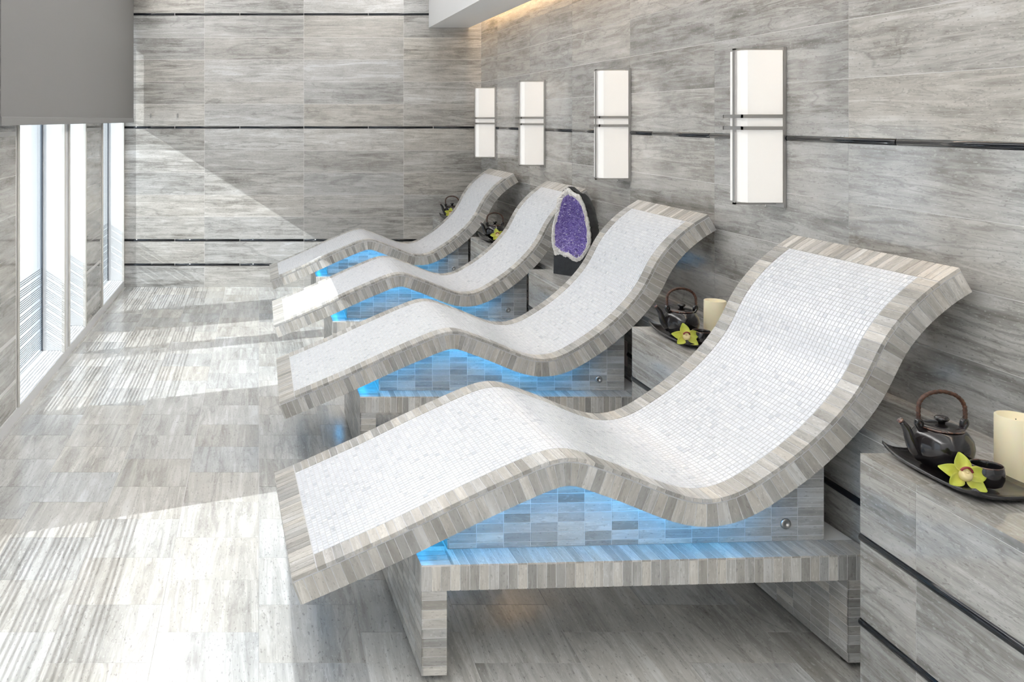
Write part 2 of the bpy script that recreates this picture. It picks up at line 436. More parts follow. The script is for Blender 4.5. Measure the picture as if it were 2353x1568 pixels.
# ---------------------------------------------------------------- tiled bench: recessed ledge and cabinets
BAYS = [(2.385, 3.293), (3.842, 4.773), (5.312, 6.243), (6.772, 7.798)]
for a, b in BAYS:
    led_ = struct(box('wall_ledge', XR+.0009, XW-TH-.001, a, b, 0, ZT-.0009, M['grout']), 'low tiled ledge along the right wall behind a lounger')
    def lrel(o, r=led_): o.location -= r.location; return o
    m = (a+b)/2
    for (p, q) in ((a, m), (m, b)):
        for (z0, z1) in ((0, .198), (.218, .423), (.443, ZT-.022)):
            lrel(rect_tile('ledge_tile', (XR, q-G/2, z0+G/2), (0, -(q-p-G), 0), (0, 0, z1-z0-G), TH, M['wall'], led_))
        lrel(rect_tile('ledge_top_tile', (XR, q-G/2, ZT), (0, -(q-p-G), 0), (XW-TH-.001-XR, 0, 0), .02, M['wall'], led_))
    for z in (.208, .433):
        lrel(liner('liner_strip', (XR+.003, b-.003, z), (0, -1, 0), b-a-.006, (-1, 0, 0), led_))
CABS = [(.95, 2.383, 'nearest pale tiled cabinet with two black bands, at right edge of the photo', [2.18, 1.266]),
        (3.295, 3.84, 'tiled cabinet holding a teapot and candle, between the two nearest loungers', []),
        (4.775, 5.31, 'tiled cabinet under the purple geode', []),
        (6.245, 6.77, 'tiled cabinet holding a teapot, between the two farthest loungers', []),
        (7.80, YB-TH-.003, 'tiled cabinet holding a teapot in the far corner by the back wall', [])]
for a, b, lab, joints in CABS:
    c = tag(empty('tiled_cabinet', ((XC+XR)/2, (a+b)/2, 0)), lab, 'cabinet', 'tiled cabinets between the loungers')
    def crel(o, c=c): o.location -= c.location; return o
    crel(box('core', XC+.0009, XW-TH-.002, a, b-.002, 0, ZT-.0009, M['grout'], c))
    e = [b]+joints+[a]
    for p, q in zip(e, e[1:]):
        for (z0, z1) in ((0, .198), (.218, .423), (.443, ZT-.021)):
            crel(rect_tile('tile', (XC, p-G/2, z0+G/2), (0, -(p-q-G), 0), (0, 0, z1-z0-G), TH, M['wall'], c))
        crel(rect_tile('top_tile', (XC, p-G/2, ZT), (0, -(p-q-G), 0), (XW-TH-.002-XC, 0, 0), .02, M['wall'], c))
    for (z0, z1) in ((0, .198), (.218, .423), (.443, ZT-.021)):     # end faces
        crel(rect_tile('end_tile', (XC+TH, a-.002, z0+G/2), (XW-XC-2*TH-.002, 0, 0), (0, 0, z1-z0-G), .006, M['wall'], c))
    for z in (.208, .433):
        y = b
        while y > a+.01:
            L = min(.594, y-a); crel(liner('liner_strip', (XC+.003, y-.002, z), (0, -1, 0), L-.005, (-1, 0, 0), c)); y -= L
# ---------------------------------------------------------------- tiled wave lounger
TOP = [(0, .297), (.07, .325), (.145, .356), (.215, .386), (.295, .420), (.385, .462), (.476, .504), (.576, .548), (.653, .580), (.695, .597), (.73, .607), (.759, .612), (.787, .611),
       (.816, .604), (.857, .588), (.934, .560), (.987, .538), (1.041, .515), (1.095, .496), (1.135, .487), (1.18, .487), (1.225, .496), (1.271, .516), (1.316, .543), (1.375, .581),
       (1.428, .620), (1.489, .673), (1.529, .713), (1.565, .754), (1.593, .792), (1.615, .828), (1.632, .864), (1.649, .898), (1.668, .931), (1.692, .963), (1.717, .993),
       (1.745, 1.022), (1.777, 1.050), (1.809, 1.075), (1.844, 1.100), (1.886, 1.124)]
def resample(P, n):
    P = smooth_pts([(x, 0, z) for x, z in P], 600)
    L = [0]
    for a, b in zip(P, P[1:]): L.append(L[-1]+(b-a).length)
    out, k = [], 0
    for i in range(n):
        s = L[-1]*i/(n-1)
        while k < len(L)-2 and L[k+1] < s: k += 1
        t = (s-L[k])/max(1e-9, L[k+1]-L[k]); out.append(P[k].lerp(P[k+1], t))
    return out, L[-1]
NP = 450
PR, ARC = resample(TOP, NP)
for _ in range(60):
    PR = [PR[0]]+[(PR[i-1]+2*PR[i]+PR[i+1])/4 for i in range(1, NP-1)]+[PR[-1]]
def at(s):
    t = max(0, min(1, s/ARC))*(NP-1); k = min(int(t), NP-2); return PR[k].lerp(PR[k+1], t-k)
def nrm(s):
    d = (at(s+.012)-at(s-.012)).normalized(); return Vector((-d.z, 0, d.x))
X0 = .09                 # foot end sits at world x = .09
LW, TK, BT, LIP = .725, .077, .010, .030
def P3(s, y, h=0.0):     # point on the body: arc length, depth, height above the top surface (root space: x shifted)
    p = at(s)+nrm(s)*h; return Vector((p.x+X0-1.0, y-LW/2, p.z))
def under(X):            # underside height at world X
    best = None
    for i in range(0, NP, 2):
        s = ARC*i/(NP-1); p = at(s)-nrm(s)*TK
        if best is None or abs(p.x+X0-X) < best[0]: best = (abs(p.x+X0-X), p.z)
    return best[1]
UND = [(X, under(X)) for X in [.42+i*.02 for i in range(70)]]
def und(X):
    t = max(0, min(len(UND)-1.001, (X-.42)/.02)); k = int(t); return UND[k][1]+(UND[k+1][1]-UND[k][1])*(t-k)
def extrude_poly(name, poly, y0, y1, mat, parent):
    n = len(poly); V = [(x, y0, z) for x, z in poly]+[(x, y1, z) for x, z in poly]
    Fc = [tuple(range(n)), tuple(range(2*n-1, n-1, -1))]+[(i, n+i, n+(i+1) % n, (i+1) % n) for i in range(n)]
    return add(name, mesh_from(name, V, Fc, mat), parent)
def strip_solid(name, pa, pb, y0, y1, mat, parent):
    """solid between an upper row pa and lower row pb of (x,z) points, extruded in y"""
    n = len(pa); V = []
    for y in (y0, y1):
        V += [(p[0], y, p[1]) for p in pa]+[(p[0], y, p[1]) for p in pb]
    Fc = []
    for i in range(n-1):
        Fc += [(i, n+i, n+i+1, i+1), (2*n+i, 2*n+i+1, 3*n+i+1, 3*n+i), (i, i+1, 2*n+i+1, 2*n+i), (n+i, 3*n+i, 3*n+i+1, n+i+1)]
    Fc += [(0, 2*n, 3*n, n), (n-1, 2*n-1, 4*n-1, 3*n-1)]
    return add(name, mesh_from(name, V, Fc, mat), parent)
PX0, PX1, PZ0, PZ1 = .445, XR-.012, .252, .323            # plinth
WX0, WX1, WY = .545, 1.645, .09                            # base wall, its inset
TM = .0270                                                  # small tile module
def mosaic_tile_vf(s0, s1, y0, y1, off):
    g = .0011; h0, h1 = -.003, .0012
    pts = []
    for h in (h0, h1):
        pts += [P3(s0+g, y0+g, h), P3(s1-g, y0+g, h), P3(s1-g, y1-g, h), P3(s0+g, y1-g, h)]
    return [tuple(p) for p in pts], [tuple(i+off for i in f) for f in BF[1:]]
def set_rnd(me, vals):
    at_ = me.attributes.new('rnd', 'FLOAT', 'FACE'); at_.data.foreach_set('value', vals)
def build_lounger(first):
    root = empty('tiled_lounger', (1.0, 0, 0))
    D = LW/2
    n = 110
    ss = [ARC*i/(n-1) for i in range(n)]
    up = [P3(s, 0, .0003) for s in ss]; lo = [P3(s, 0, -TK+LIP) for s in ss]
    # body core, recessed under the tiles, travertine coloured below
    strip_solid('body_core', [(p.x, p.z) for p in up], [(p.x, p.z) for p in lo], -D+.0009, D, M['mgrout'], root)
    lp = [P3(s, 0, -TK+.0005) for s in ss]; l0 = [P3(s, 0, -TK+LIP+.002) for s in ss]
    strip_solid('lip_core', [(p.x, p.z) for p in l0], [(p.x, p.z) for p in lp], -D+.0009, -D+.011, M['grout'], root)
    # side tiles on the near face
    ns = round(ARC/TM)
    for i in range(ns):
        s0, s1 = ARC*i/ns+G/2, ARC*(i+1)/ns-G/2
        a, b, c, d = P3(s0, 0, -BT-.0035), P3(s0, 0, -TK), P3(s1, 0, -TK), P3(s1, 0, -BT-.0035)
        quad_tile('side_tile', [a, b, c, d], .006, M['small'], root)
    # border tiles on the top edges and both ends
    bw = .073; nb = round((ARC-2*bw)/TM)
    for side in (0, 1):
        for i in range(nb):
            s0, s1 = bw+(ARC-2*bw)*i/nb+G/2, bw+(ARC-2*bw)*(i+1)/nb-G/2
            y0, y1 = (-.0015, bw-G) if side == 0 else (LW-bw+G, LW)
            quad_tile('border_tile', [P3(s1, y0, .0015), P3(s1, y1, .0015), P3(s0, y1, .0015), P3(s0, y0, .0015)], BT+.001, M['small'], root)
    ne = round(LW/TM)
    for s0, s1 in ((0, bw-G), (ARC-bw+G, ARC)):
        for i in range(ne):
            y0, y1 = LW*i/ne+G/2-.0015*(i == 0), LW*(i+1)/ne-G/2
            quad_tile('border_tile', [P3(s0, y0, .0015), P3(s1, y0, .0015), P3(s1, y1, .0015), P3(s0, y1, .0015)], BT+.001, M['small'], root)
    # end faces of the slab
    for s_, sg in ((0, -1), (ARC, 1)):
        for i in range(ne):
            y0, y1 = LW*i/ne+G/2, LW*(i+1)/ne-G/2
            d = Vector((nrm(s_).z, 0, -nrm(s_).x))*sg*.005
            q = [P3(s_, y0, -TK)+d, P3(s_, y0, -BT-.004)+d, P3(s_, y1, -BT-.004)+d, P3(s_, y1, -TK)+d]
            if sg < 0: quad_tile('end_tile', q, .006, M['small'], root)
    # white marble mosaic field
    nm = round((ARC-2*bw)/.0158); nw = round((LW-2*bw)/.0158)
    V, Fc, R = [], [], []
    rr = random.Random(11)
    cand = []
    for i in range(nm):
        s0, s1 = bw+(ARC-2*bw)*i/nm, bw+(ARC-2*bw)*(i+1)/nm
        for j in range(nw):
            y0, y1 = bw+(LW-2*bw)*j/nw, bw+(LW-2*bw)*(j+1)/nw
            v_ = rr.random(); v_ = v_ if v_ > .03 else v_*.5
            if first and j < 10 and 72 <= i < 102:          # largest in the photo: single tiles
                vs, fs = mosaic_tile_vf(s0, s1, y0, y1, 0)
                c = sum((Vector(p) for p in vs), Vector())/8
                me = mesh_from('mosaic_tile', [Vector(p)-c for p in vs], fs, M['mosaic']); set_rnd(me, [v_]*5)
                o = add('mosaic_tile', me, root); o.location = c
            else:
                vs, fs = mosaic_tile_vf(s0, s1, y0, y1, len(V)); V += vs; Fc += fs; R += [v_]*5
    me = mesh_from('mosaic_field', V, Fc, M['mosaic']); set_rnd(me, R)
    add('mosaic_field', me, root, kind='stuff')['label'] = 'white marble mosaic lying surface'
    # base wall carrying the body
    X = [WX0+i*(WX1-WX0)/40 for i in range(41)]
    strip_solid('base_wall', [(x-1, und(x)+LIP+.002) for x in X], [(x-1, PZ1) for x in X], -D+WY+.0009, D-WY, M['grout'], root)
    bl, bh = .0797, .0272
    xx = WX0
    nc = 14; bl = (WX1-WX0)/nc
    for c in range(nc):
        x0, x1 = WX0+c*bl+G/2, WX0+(c+1)*bl-G/2
        z = PZ1-.012
        while z < .70:
            a0, a1 = max(z, PZ1)+G/2, z+bh-G/2
            l1, r1 = min(a1, und(x0)+LIP-.002), min(a1, und(x1)+LIP-.002)
            if max(l1, r1)-a0 > .006:
                l1, r1 = max(l1, a0+.001), max(r1, a0+.001)
                quad_tile('base_tile', [(x0-1, -D+WY, a0), (x1-1, -D+WY, a0), (x1-1, -D+WY, r1), (x0-1, -D+WY, l1)], .005, M['small'], root)
            z += bh
    for r in range(4):                                     # foot-side end of the base wall
        z0 = PZ1+r*bh+G/2; z1 = min(z0+bh-G, und(WX0)+LIP-.002)
        if z1-z0 < .005: continue
        for c in range(6):
            y0 = -D+WY+c*.0905
            quad_tile('base_tile', [(WX0-.005-1, y0+.0905-G, z0), (WX0-.005-1, y0, z0), (WX0-.005-1, y0, z1), (WX0-.005-1, y0+.0905-G, z1)], .005, M['small'], root)
    # plinth
    box('plinth_core', PX0+.0009-1, PX1-1, -D+.0009, D, PZ0+.0009, PZ1-.0009, M['grout'], root)
    npl = round((PX1-PX0)/TM)
    for i in range(npl):
        x0, x1 = PX0+(PX1-PX0)*i/npl+G/2-1, PX0+(PX1-PX0)*(i+1)/npl-G/2-1
        quad_tile('plinth_tile', [(x0, -D, PZ1-.0045), (x0, -D, PZ0), (x1, -D, PZ0), (x1, -D, PZ1-.0045)], .005, M['small'], root)
        if x0+1 > WX0-.02 or x0+1 > PX0+.085:
            yb = -D+WY+.004 if x0+1 < WX1 else D-.002
            y0 = -D
            while y0 < yb-.01:
                y1 = min(y0+.0905, yb)
                quad_tile('ledge_tile', [(x1, y0, PZ1), (x1, y1-G, PZ1), (x0, y1-G, PZ1), (x0, y0, PZ1)], .005, M['small'], root)
                y0 = y1
                if x0+1 > WX1: break
    for i in range(ne):
        y0, y1 = -D+LW*i/ne+G/2, -D+LW*(i+1)/ne-G/2
        quad_tile('ledge_tile', [(PX0-1, y0, PZ1), (WX0-.006-G-1, y0, PZ1), (WX0-.006-G-1, y1, PZ1), (PX0-1, y1, PZ1)], .005, M['small'], root)
        quad_tile('plinth_tile', [(PX0-1, y1, PZ1-.0045), (PX0-1, y1, PZ0), (PX0-1, y0, PZ0), (PX0-1, y0, PZ1-.0045)], .005, M['small'], root)
    # two panel legs
    for lx0, lx1 in ((PX0, PX0+.070), (1.652, 1.722)):
        lg = box('leg', lx0+.0009-1, lx1-1, -D+.0009, D-.002, .021, PZ0, M['grout'], root)
        zz = PZ0; nz = 9; hz = (PZ0-.02)/nz
        for r in range(nz):
            z0, z1 = .02+r*hz+G/2, .02+(r+1)*hz-G/2
            t = quad_tile('leg_tile', [(lx0-1, -D, z0), (lx1-1, -D, z0), (lx1-1, -D, z1), (lx0-1, -D, z1)], .005, M['small'], lg); t.location -= lg.location
            for c in range(9):
                y0 = -D+c*LW/9+(.0 if c else .0); y1 = -D+(c+1)*LW/9-G
                t = quad_tile('leg_tile', [(lx0-1, y1, z0), (lx0-1, y0, z0), (lx0-1, y0, z1), (lx0-1, y1, z1)], .005, M['small'], lg); t.location -= lg.location
        for fy in (-D+.05, D-.05):
            f = lathe('foot_pad', [(.018, 0), (.018, .018), (.012, .022)], M['chrome'], lg, 16)
            f.location = Vector(((lx0+lx1)/2-1, fy, 0))-lg.location
    # round steel cap on the base wall
    cp = lathe('control_cap', [(.0155, 0), (.0155, .002), (.012, .004), (.005, .0045), (.0045, .002)], M['steel'], root, 24)
    cp.rotation_euler = (math.pi/2, 0, 0); cp.location = (1.53-1, -D+WY, .373)
    # blue LED line tucked up under the overhang of the body
    pts = [(x-1, -D+.016, und(x)+LIP-.010) for x in [WX0-.02+i*.03 for i in range(31)]]
    V, Fc = [], []
    for (x, y, z) in pts:
        V += [(x, y-.004, z), (x, y+.004, z), (x, y+.004, z+.004), (x, y-.004, z+.004)]
    for i in range(len(pts)-1):
        for k in range(4):
            Fc.append((i*4+k, i*4+(k+1) % 4, i*4+4+(k+1) % 4, i*4+4+k))
    Fc += [(3, 2, 1, 0), tuple(len(V)-4+k for k in range(4))]
    add('led_strip', mesh_from('led_strip', V, Fc, M['led']), root)
    box('led_strip', WX0-.05-1, WX0-.042-1, -D+.06, D-.06, und(.5)+LIP-.014, und(.5)+LIP-.010, M['led'], root)
    return root
l1 = build_lounger(True)
yaw = .049
cxy = Vector((.09, 2.43))+Vector((math.cos(yaw), math.sin(yaw)))*.91+Vector((-math.sin(yaw), math.cos(yaw)))*(LW/2)
l1.location = (cxy.x, cxy.y, 0); l1.rotation_euler = (0, 0, yaw)
tag(l1, 'nearest wave-shaped tiled lounger with white mosaic top and blue-lit base', 'lounger', 'tiled wave loungers')
l2 = build_lounger(False)
l2.location = (1.0, 3.94+LW/2, 0)
tag(l2, 'second wave-shaped tiled lounger from the front, with the bronze wall plate behind its base', 'lounger', 'tiled wave loungers')
for y, lab in ((5.41, 'third wave-shaped tiled lounger from the front, directly behind the purple geode cabinet'),
               (6.95, 'farthest wave-shaped tiled lounger, nearest the back wall')):
    c = copy_tree(l2); c.location = (1.0, y+LW/2, 0); c['label'] = lab
# ---------------------------------------------------------------- wall sconces
def sconce(yc, lab):
    r = tag(empty('wall_sconce', (XW-TH, yc, 1.512)), lab, 'sconce', 'white sconces on the right wall')
    h = .303
    box('back_plate', -.012, -.001, -.062, .062, -h-.008, h+.010, M['steel'], r)
    # opal shade: box with chamfered front corners
    pr = [(-.014, -.058), (-.150, -.058), (-.166, -.040), (-.166, .040), (-.150, .058), (-.014, .058)]
    n = len(pr); V = [(x, y, -h+.012) for x, y in pr]+[(x, y, h-.002) for x, y in pr]
    Fc = [tuple(range(n)), tuple(range(2*n-1, n-1, -1))]+[(i, n+i, n+(i+1) % n, (i+1) % n) for i in range(n)]
    add('shade', mesh_from('shade', V, Fc, M['opal']), r)
    boxes('vertical_band', [(-.174, -.168, -.009, .009, -h+.0, h+.008), (-.174, -.012, -.009, .009, h+.002, h+.008), (-.174, -.012, -.009, .009, -h+.0, -h+.007)], M['steel'], r)
    for z in (.044, -.002):
        boxes('cross_bar', [(-.180, -.174, -.070, .070, z-.007, z+.007), (-.180, -.012, -.070, -.064, z-.007, z+.007), (-.180, -.012, .064, .070, z-.007, z+.007)], M['steel'], r)
    sc = lathe('set_screw', [(.003, 0), (.003, .012)], M['chrome'], r, 10); sc.location = (-.055, -.012, -h-.012)
for yc, lab in ((3.53, 'nearest and largest-looking white glass wall sconce with steel bands'),
                (4.98, 'second white glass wall sconce from the front, above the geode'),
                (6.445, 'third white glass wall sconce from the front'),
                (7.775, 'farthest white glass wall sconce, beside the back corner')):
    sconce(yc, lab)
# ---------------------------------------------------------------- roller shades
def shade(y0, y1, zb, lab):
    r = tag(empty('roller_shade', (-1.15, (y0+y1)/2, zb)), lab, 'shade', 'grey roller shades over the windows')
    L = (y1-y0)/2
    box('fabric', -.0015, .0015, -L, L, .038, ZC-zb-.09, M['fabric'], r)
    box('hem_bar', -.005, .005, -L-.001, L+.001, 0, .040, M['bar'], r, bevel=.002)
    tb = tube('roller_tube', [(0, -L-.02, ZC-zb-.05), (0, L+.02, ZC-zb-.05)], .03, M['bar'], r, 16)
shade(3.985, 8.203, 1.516, 'large grey fabric roller shade hanging over the far windows')
shade(1.30, 3.93, 0.80, 'added unseen grey shade over the near window, lowered to block sun')  # added out of view, ends the sun patch short of the nearest lounger
# ---------------------------------------------------------------- hooks and outlet plates
for x, lab in ((-.994, 'small steel wall hook in the sunlit strip of back wall'), (-.744, 'small steel wall hook on the back wall, right of the other hook')):
    r = tag(empty('wall_hook', (x, YB-TH, 1.583)), lab, 'hook', 'hooks on the back wall')
    box('back_plate', -.008, .008, -.004, 0, -.02, .02, M['steel'], r)
    tube('arm', smooth_pts([(0, -.003, -.012), (0, -.022, -.018), (0, -.034, -.008), (0, -.036, .014)], 12), .0045, M['steel'], r, 8)
def plate(y, z, lab):
    r = tag(empty('wall_plate', (XR-.001, y, z)), lab, 'wall plate', 'bronze plates behind the loungers')
    box('cover', -.006, 0, -.037, .037, -.060, .060, M['bronze'], r, bevel=.003)
    for zz, rad in ((.042, .004), (0, .006), (-.042, .004)):
        s = lathe('screw' if zz else 'jack', [(rad, 0), (rad, .0015)], M['dark'], r, 12); s.rotation_euler = (0, -math.pi/2, 0); s.location = (-.006, 0, zz)
plate(4.262, .435, 'bronze jack plate on the ledge behind the second lounger')
plate(2.800, .450, 'dark plate edge-on on the ledge behind the nearest lounger')
plate(5.785, .435, 'small dark plate on the ledge behind the third lounger')
# ---------------------------------------------------------------- tea sets
def teapot(x, y, lab, s=1.0):
    r = tag(empty('teapot', (x, y, ZT+.0125)), lab, 'teapot', 'black glazed teapots')
    lathe('body', [(.040*s, 0), (.044*s, .003), (.056*s, .018), (.066*s, .038), (.0685*s, .055), (.065*s, .074), (.055*s, .090), (.046*s, .098), (.044*s, .097)], M['pot'], r, 40)
    lid = lathe('lid', [(.047*s, .0965), (.0475*s, .100), (.040*s, .1035), (.018*s, .107), (.008*s, .108)], M['pot'], r, 40)
    tube('lid_rim', [(.0465*s*math.cos(a), .0465*s*math.sin(a), .0985) for a in [i*2*math.pi/40 for i in range(41)]], .0022, M['rim'], lid, 8)
    lathe('knob', [(.007, .107), (.0075, .112), (.015, .117), (.0165, .121), (.013, .1255), (.004, .127)], M['pot'], lid, 24)
    sp = smooth_pts([(-.050, 0, .030), (-.066, 0, .042), (-.080, 0, .070), (-.089, 0, .096), (-.104, 0, .115)], 16)
    tube('spout', sp, [.020-.0135*(i/15)**.8 for i in range(16)], M['pot'], r, 16)
    tube('spout_lip', [(-.1025, 0, .1135), (-.1058, 0, .1165)], [.0072, .0078], M['rim'], r, 16)
    for sx in (-1, 1):
        tube('lug', smooth_pts([(sx*.050, 0, .086), (sx*.058, 0, .098), (sx*.063, 0, .108), (sx*.059, 0, .117), (sx*.052, 0, .111), (sx*.052, 0, .100)], 14), .006, M['pot'], r, 10)
    hp = smooth_pts([(-.0575, 0, .108), (-.059, 0, .135), (-.0555, 0, .162), (-.036, 0, .181), (0, 0, .188), (.036, 0, .178), (.0555, 0, .157), (.0595, 0, .132), (.0575, 0, .106)], 70)
    tube('handle', hp, [.0050 + .0006*math.sin(i*2.1) for i in range(70)], M['rattan'], r, 12, .06)
    return r
def tray(x, y, lab, lx=.17, ly=.34):
    r = tag(empty('serving_tray', (x, y, ZT+.001)), lab, 'tray', 'dark ceramic trays')
    nx, ny = 12, 24; V = []
    def hgt(u, v):
        e = max(abs(u)**6, 0)*.010+abs(v)**5*.010+.010*(abs(u)*abs(v))**3
        return e
    for k in (0, 1):
        for i in range(nx+1):
            for j in range(ny+1):
                u, v = i/nx*2-1, j/ny*2-1
                V.append((u*lx/2*(1-.05*abs(v)**3), v*ly/2, hgt(u, v)+.008*k+(.0 if k else 0)))
    N = (nx+1)*(ny+1); Fc = []
    idx = lambda i, j, k: k*N+i*(ny+1)+j
    for i in range(nx):
        for j in range(ny):
            Fc.append((idx(i, j, 1), idx(i+1, j, 1), idx(i+1, j+1, 1), idx(i, j+1, 1)))
            Fc.append((idx(i, j, 0), idx(i, j+1, 0), idx(i+1, j+1, 0), idx(i+1, j, 0)))
    for i in range(nx):
        Fc.append((idx(i, 0, 0), idx(i+1, 0, 0), idx(i+1, 0, 1), idx(i, 0, 1))); Fc.append((idx(i, ny, 0), idx(i, ny, 1), idx(i+1, ny, 1), idx(i+1, ny, 0)))
    for j in range(ny):
        Fc.append((idx(0, j, 0), idx(0, j, 1), idx(0, j+1, 1), idx(0, j+1, 0))); Fc.append((idx(nx, j, 0), idx(nx, j+1, 0), idx(nx, j+1, 1), idx(nx, j, 1)))
    add('dish', mesh_from('dish', V, Fc, M['pot'], True), r)
    return r
def cup(x, y, lab):
    r = tag(empty('tea_cup', (x, y, ZT+.0165)), lab, 'cup', 'black tea cups')
    lathe('bowl', [(.024, 0), (.030, .004), (.035, .018), (.036, .032), (.0335, .047), (.0325, .0485), (.031, .046), (.033, .03), (.028, .008), (.004, .006)], M['pot'], r, 32)
    tube('rim', [(.033*math.cos(a), .033*math.sin(a), .048) for a in [i*2*math.pi/32 for i in range(33)]], .0016, M['rim'], r, 8)
    return r
def candle(x, y, lab, h=.150, rad=.042):
    r = tag(empty('pillar_candle', (x, y, ZT+.0005)), lab, 'candle', 'ivory pillar candles')
    lathe('wax', [(rad-.001, 0), (rad, .002), (rad, h-.002), (rad-.002, h), (rad-.006, h-.002), (rad-.012, h-.012), (.006, h-.016)], M['candle'], r, 40)
    tube('wick', [(0, 0, h-.018), (.001, 0, h-.008)], .0012, M['dark'], r, 6)
    return r
def orchid(x, y, z, rot, lab, s=1.0):
    r = tag(empty('orchid_flower', (x, y, z)), lab, 'flower', 'green orchid blooms')
    r.rotation_euler = rot; r.scale = (s, s, s)
    # petals lie in the local xz plane, flower faces -y
    def petal(ang, L, W, bend, seed):
        V, Fc = [], []; n, m = 12, 6
        for k in (0, 1):
            for i in range(n+1):
                t = i/n; wd = W*(math.sin(math.pi*min(1, t**.75*.93+.05))**.8)*(.55+.45*(1-t*.2))
                for j in range(m+1):
                    v = j/m*2-1
                    V.append((.006+L*t, bend*t*t*L-.25*wd*v*v+.0016*k+.003*math.sin(5*t+seed), v*wd/2))
        N = (n+1)*(m+1); idx = lambda i, j, k: k*N+i*(m+1)+j
        for i in range(n):
            for j in range(m):
                Fc.append((idx(i, j, 0), idx(i+1, j, 0), idx(i+1, j+1, 0), idx(i, j+1, 0))); Fc.append((idx(i, j, 1), idx(i, j+1, 1), idx(i+1, j+1, 1), idx(i+1, j, 1)))
        for i in range(n):
            Fc.append((idx(i, 0, 0), idx(i, 0, 1), idx(i+1, 0, 1), idx(i+1, 0, 0))); Fc.append((idx(i, m, 0), idx(i+1, m, 0), idx(i+1, m, 1), idx(i, m, 1)))
        for j in range(m):
            Fc.append((idx(n, j, 0), idx(n, j, 1), idx(n, j+1, 1), idx(n, j+1, 0)))
        o = add('petal', mesh_from('petal', V, Fc, M['petal'], True), r); o.rotation_euler = (0, -math.radians(ang), 0)
    petal(98, .046, .037, .15, 0); petal(170, .046, .034, .1, 1); petal(18, .048, .038, .15, 2); petal(218, .040, .032, -.5, 3); petal(-36, .042, .034, -.4, 4)
    lp = lathe('lip', [(.004, -.004), (.011, 0), (.014, .008), (.013, .016), (.009, .021), (.004, .0195)], M['lip'], r, 20); lp.rotation_euler = (math.radians(68), 0, 0); lp.location = (0, .001, -.004)
    tube('lip_edge', [(.0115*math.cos(a), -.017+.003*math.cos(2*a), .006+.0105*math.sin(a)) for a in [math.radians(10+i*10) for i in range(17)]], .0028, M['lipred'], r, 8)
    tube('column', [(0, -.004, .004), (0, -.013, .008), (0, -.018, .005)], [.004, .0045, .003], M['lip'], r, 10)
    return r
# cabinet beside the right edge
tray(1.735, 2.215, 'dark ceramic tray at right edge of the photo, on the nearest cabinet', .18, .31)
teapot(1.725, 2.262, 'black glazed teapot nearest the camera, by the right edge', 1.0)
cup(1.735, 2.135, 'black tea cup by the nearest teapot, at the right edge')
orchid(1.668, 2.118, ZT+.046, (math.radians(-22), math.radians(8), math.radians(-16)), 'green orchid bloom nearest the camera, on the right-edge tray', 1.0)
candle(1.872, 2.215, 'ivory pillar candle cut by the right edge of the photo', .155)
# cabinet between the first two loungers
tray(1.735, 3.62, 'dark ceramic tray between the two nearest loungers', .18, .34)
teapot(1.72, 3.645, 'black glazed teapot beside a candle, between the two nearest loungers', 1.0)
cup(1.722, 3.485, 'black tea cup behind the orchid, between the two nearest loungers')
orchid(1.655, 3.470, ZT+.046, (math.radians(-14), 0, math.radians(-12)), 'green orchid bloom on the tray between the two nearest loungers', 1.0)
candle(1.862, 3.655, 'ivory pillar candle partly hidden by the nearest lounger', .150)
# cabinet between the two farthest loungers
tray(1.735, 6.58, 'dark ceramic tray between the two farthest loungers', .18, .34)
teapot(1.740, 6.60, 'black glazed teapot between the two farthest loungers', 1.0)
orchid(1.712, 6.42, ZT+.058, (math.radians(-14), math.radians(-10), math.radians(-12)), 'green orchid bloom between the two farthest loungers', 1.0)
# far corner cabinet
tray(1.735, 8.02, 'dark ceramic tray in the far corner by the back wall', .18, .34)
teapot(1.735, 8.04, 'black glazed teapot in the far corner by the back wall', 1.0)
orchid(1.690, 7.90, ZT+.060, (math.radians(-14), math.radians(12), math.radians(-12)), 'green orchid bloom in the far corner by the back wall', 1.0)
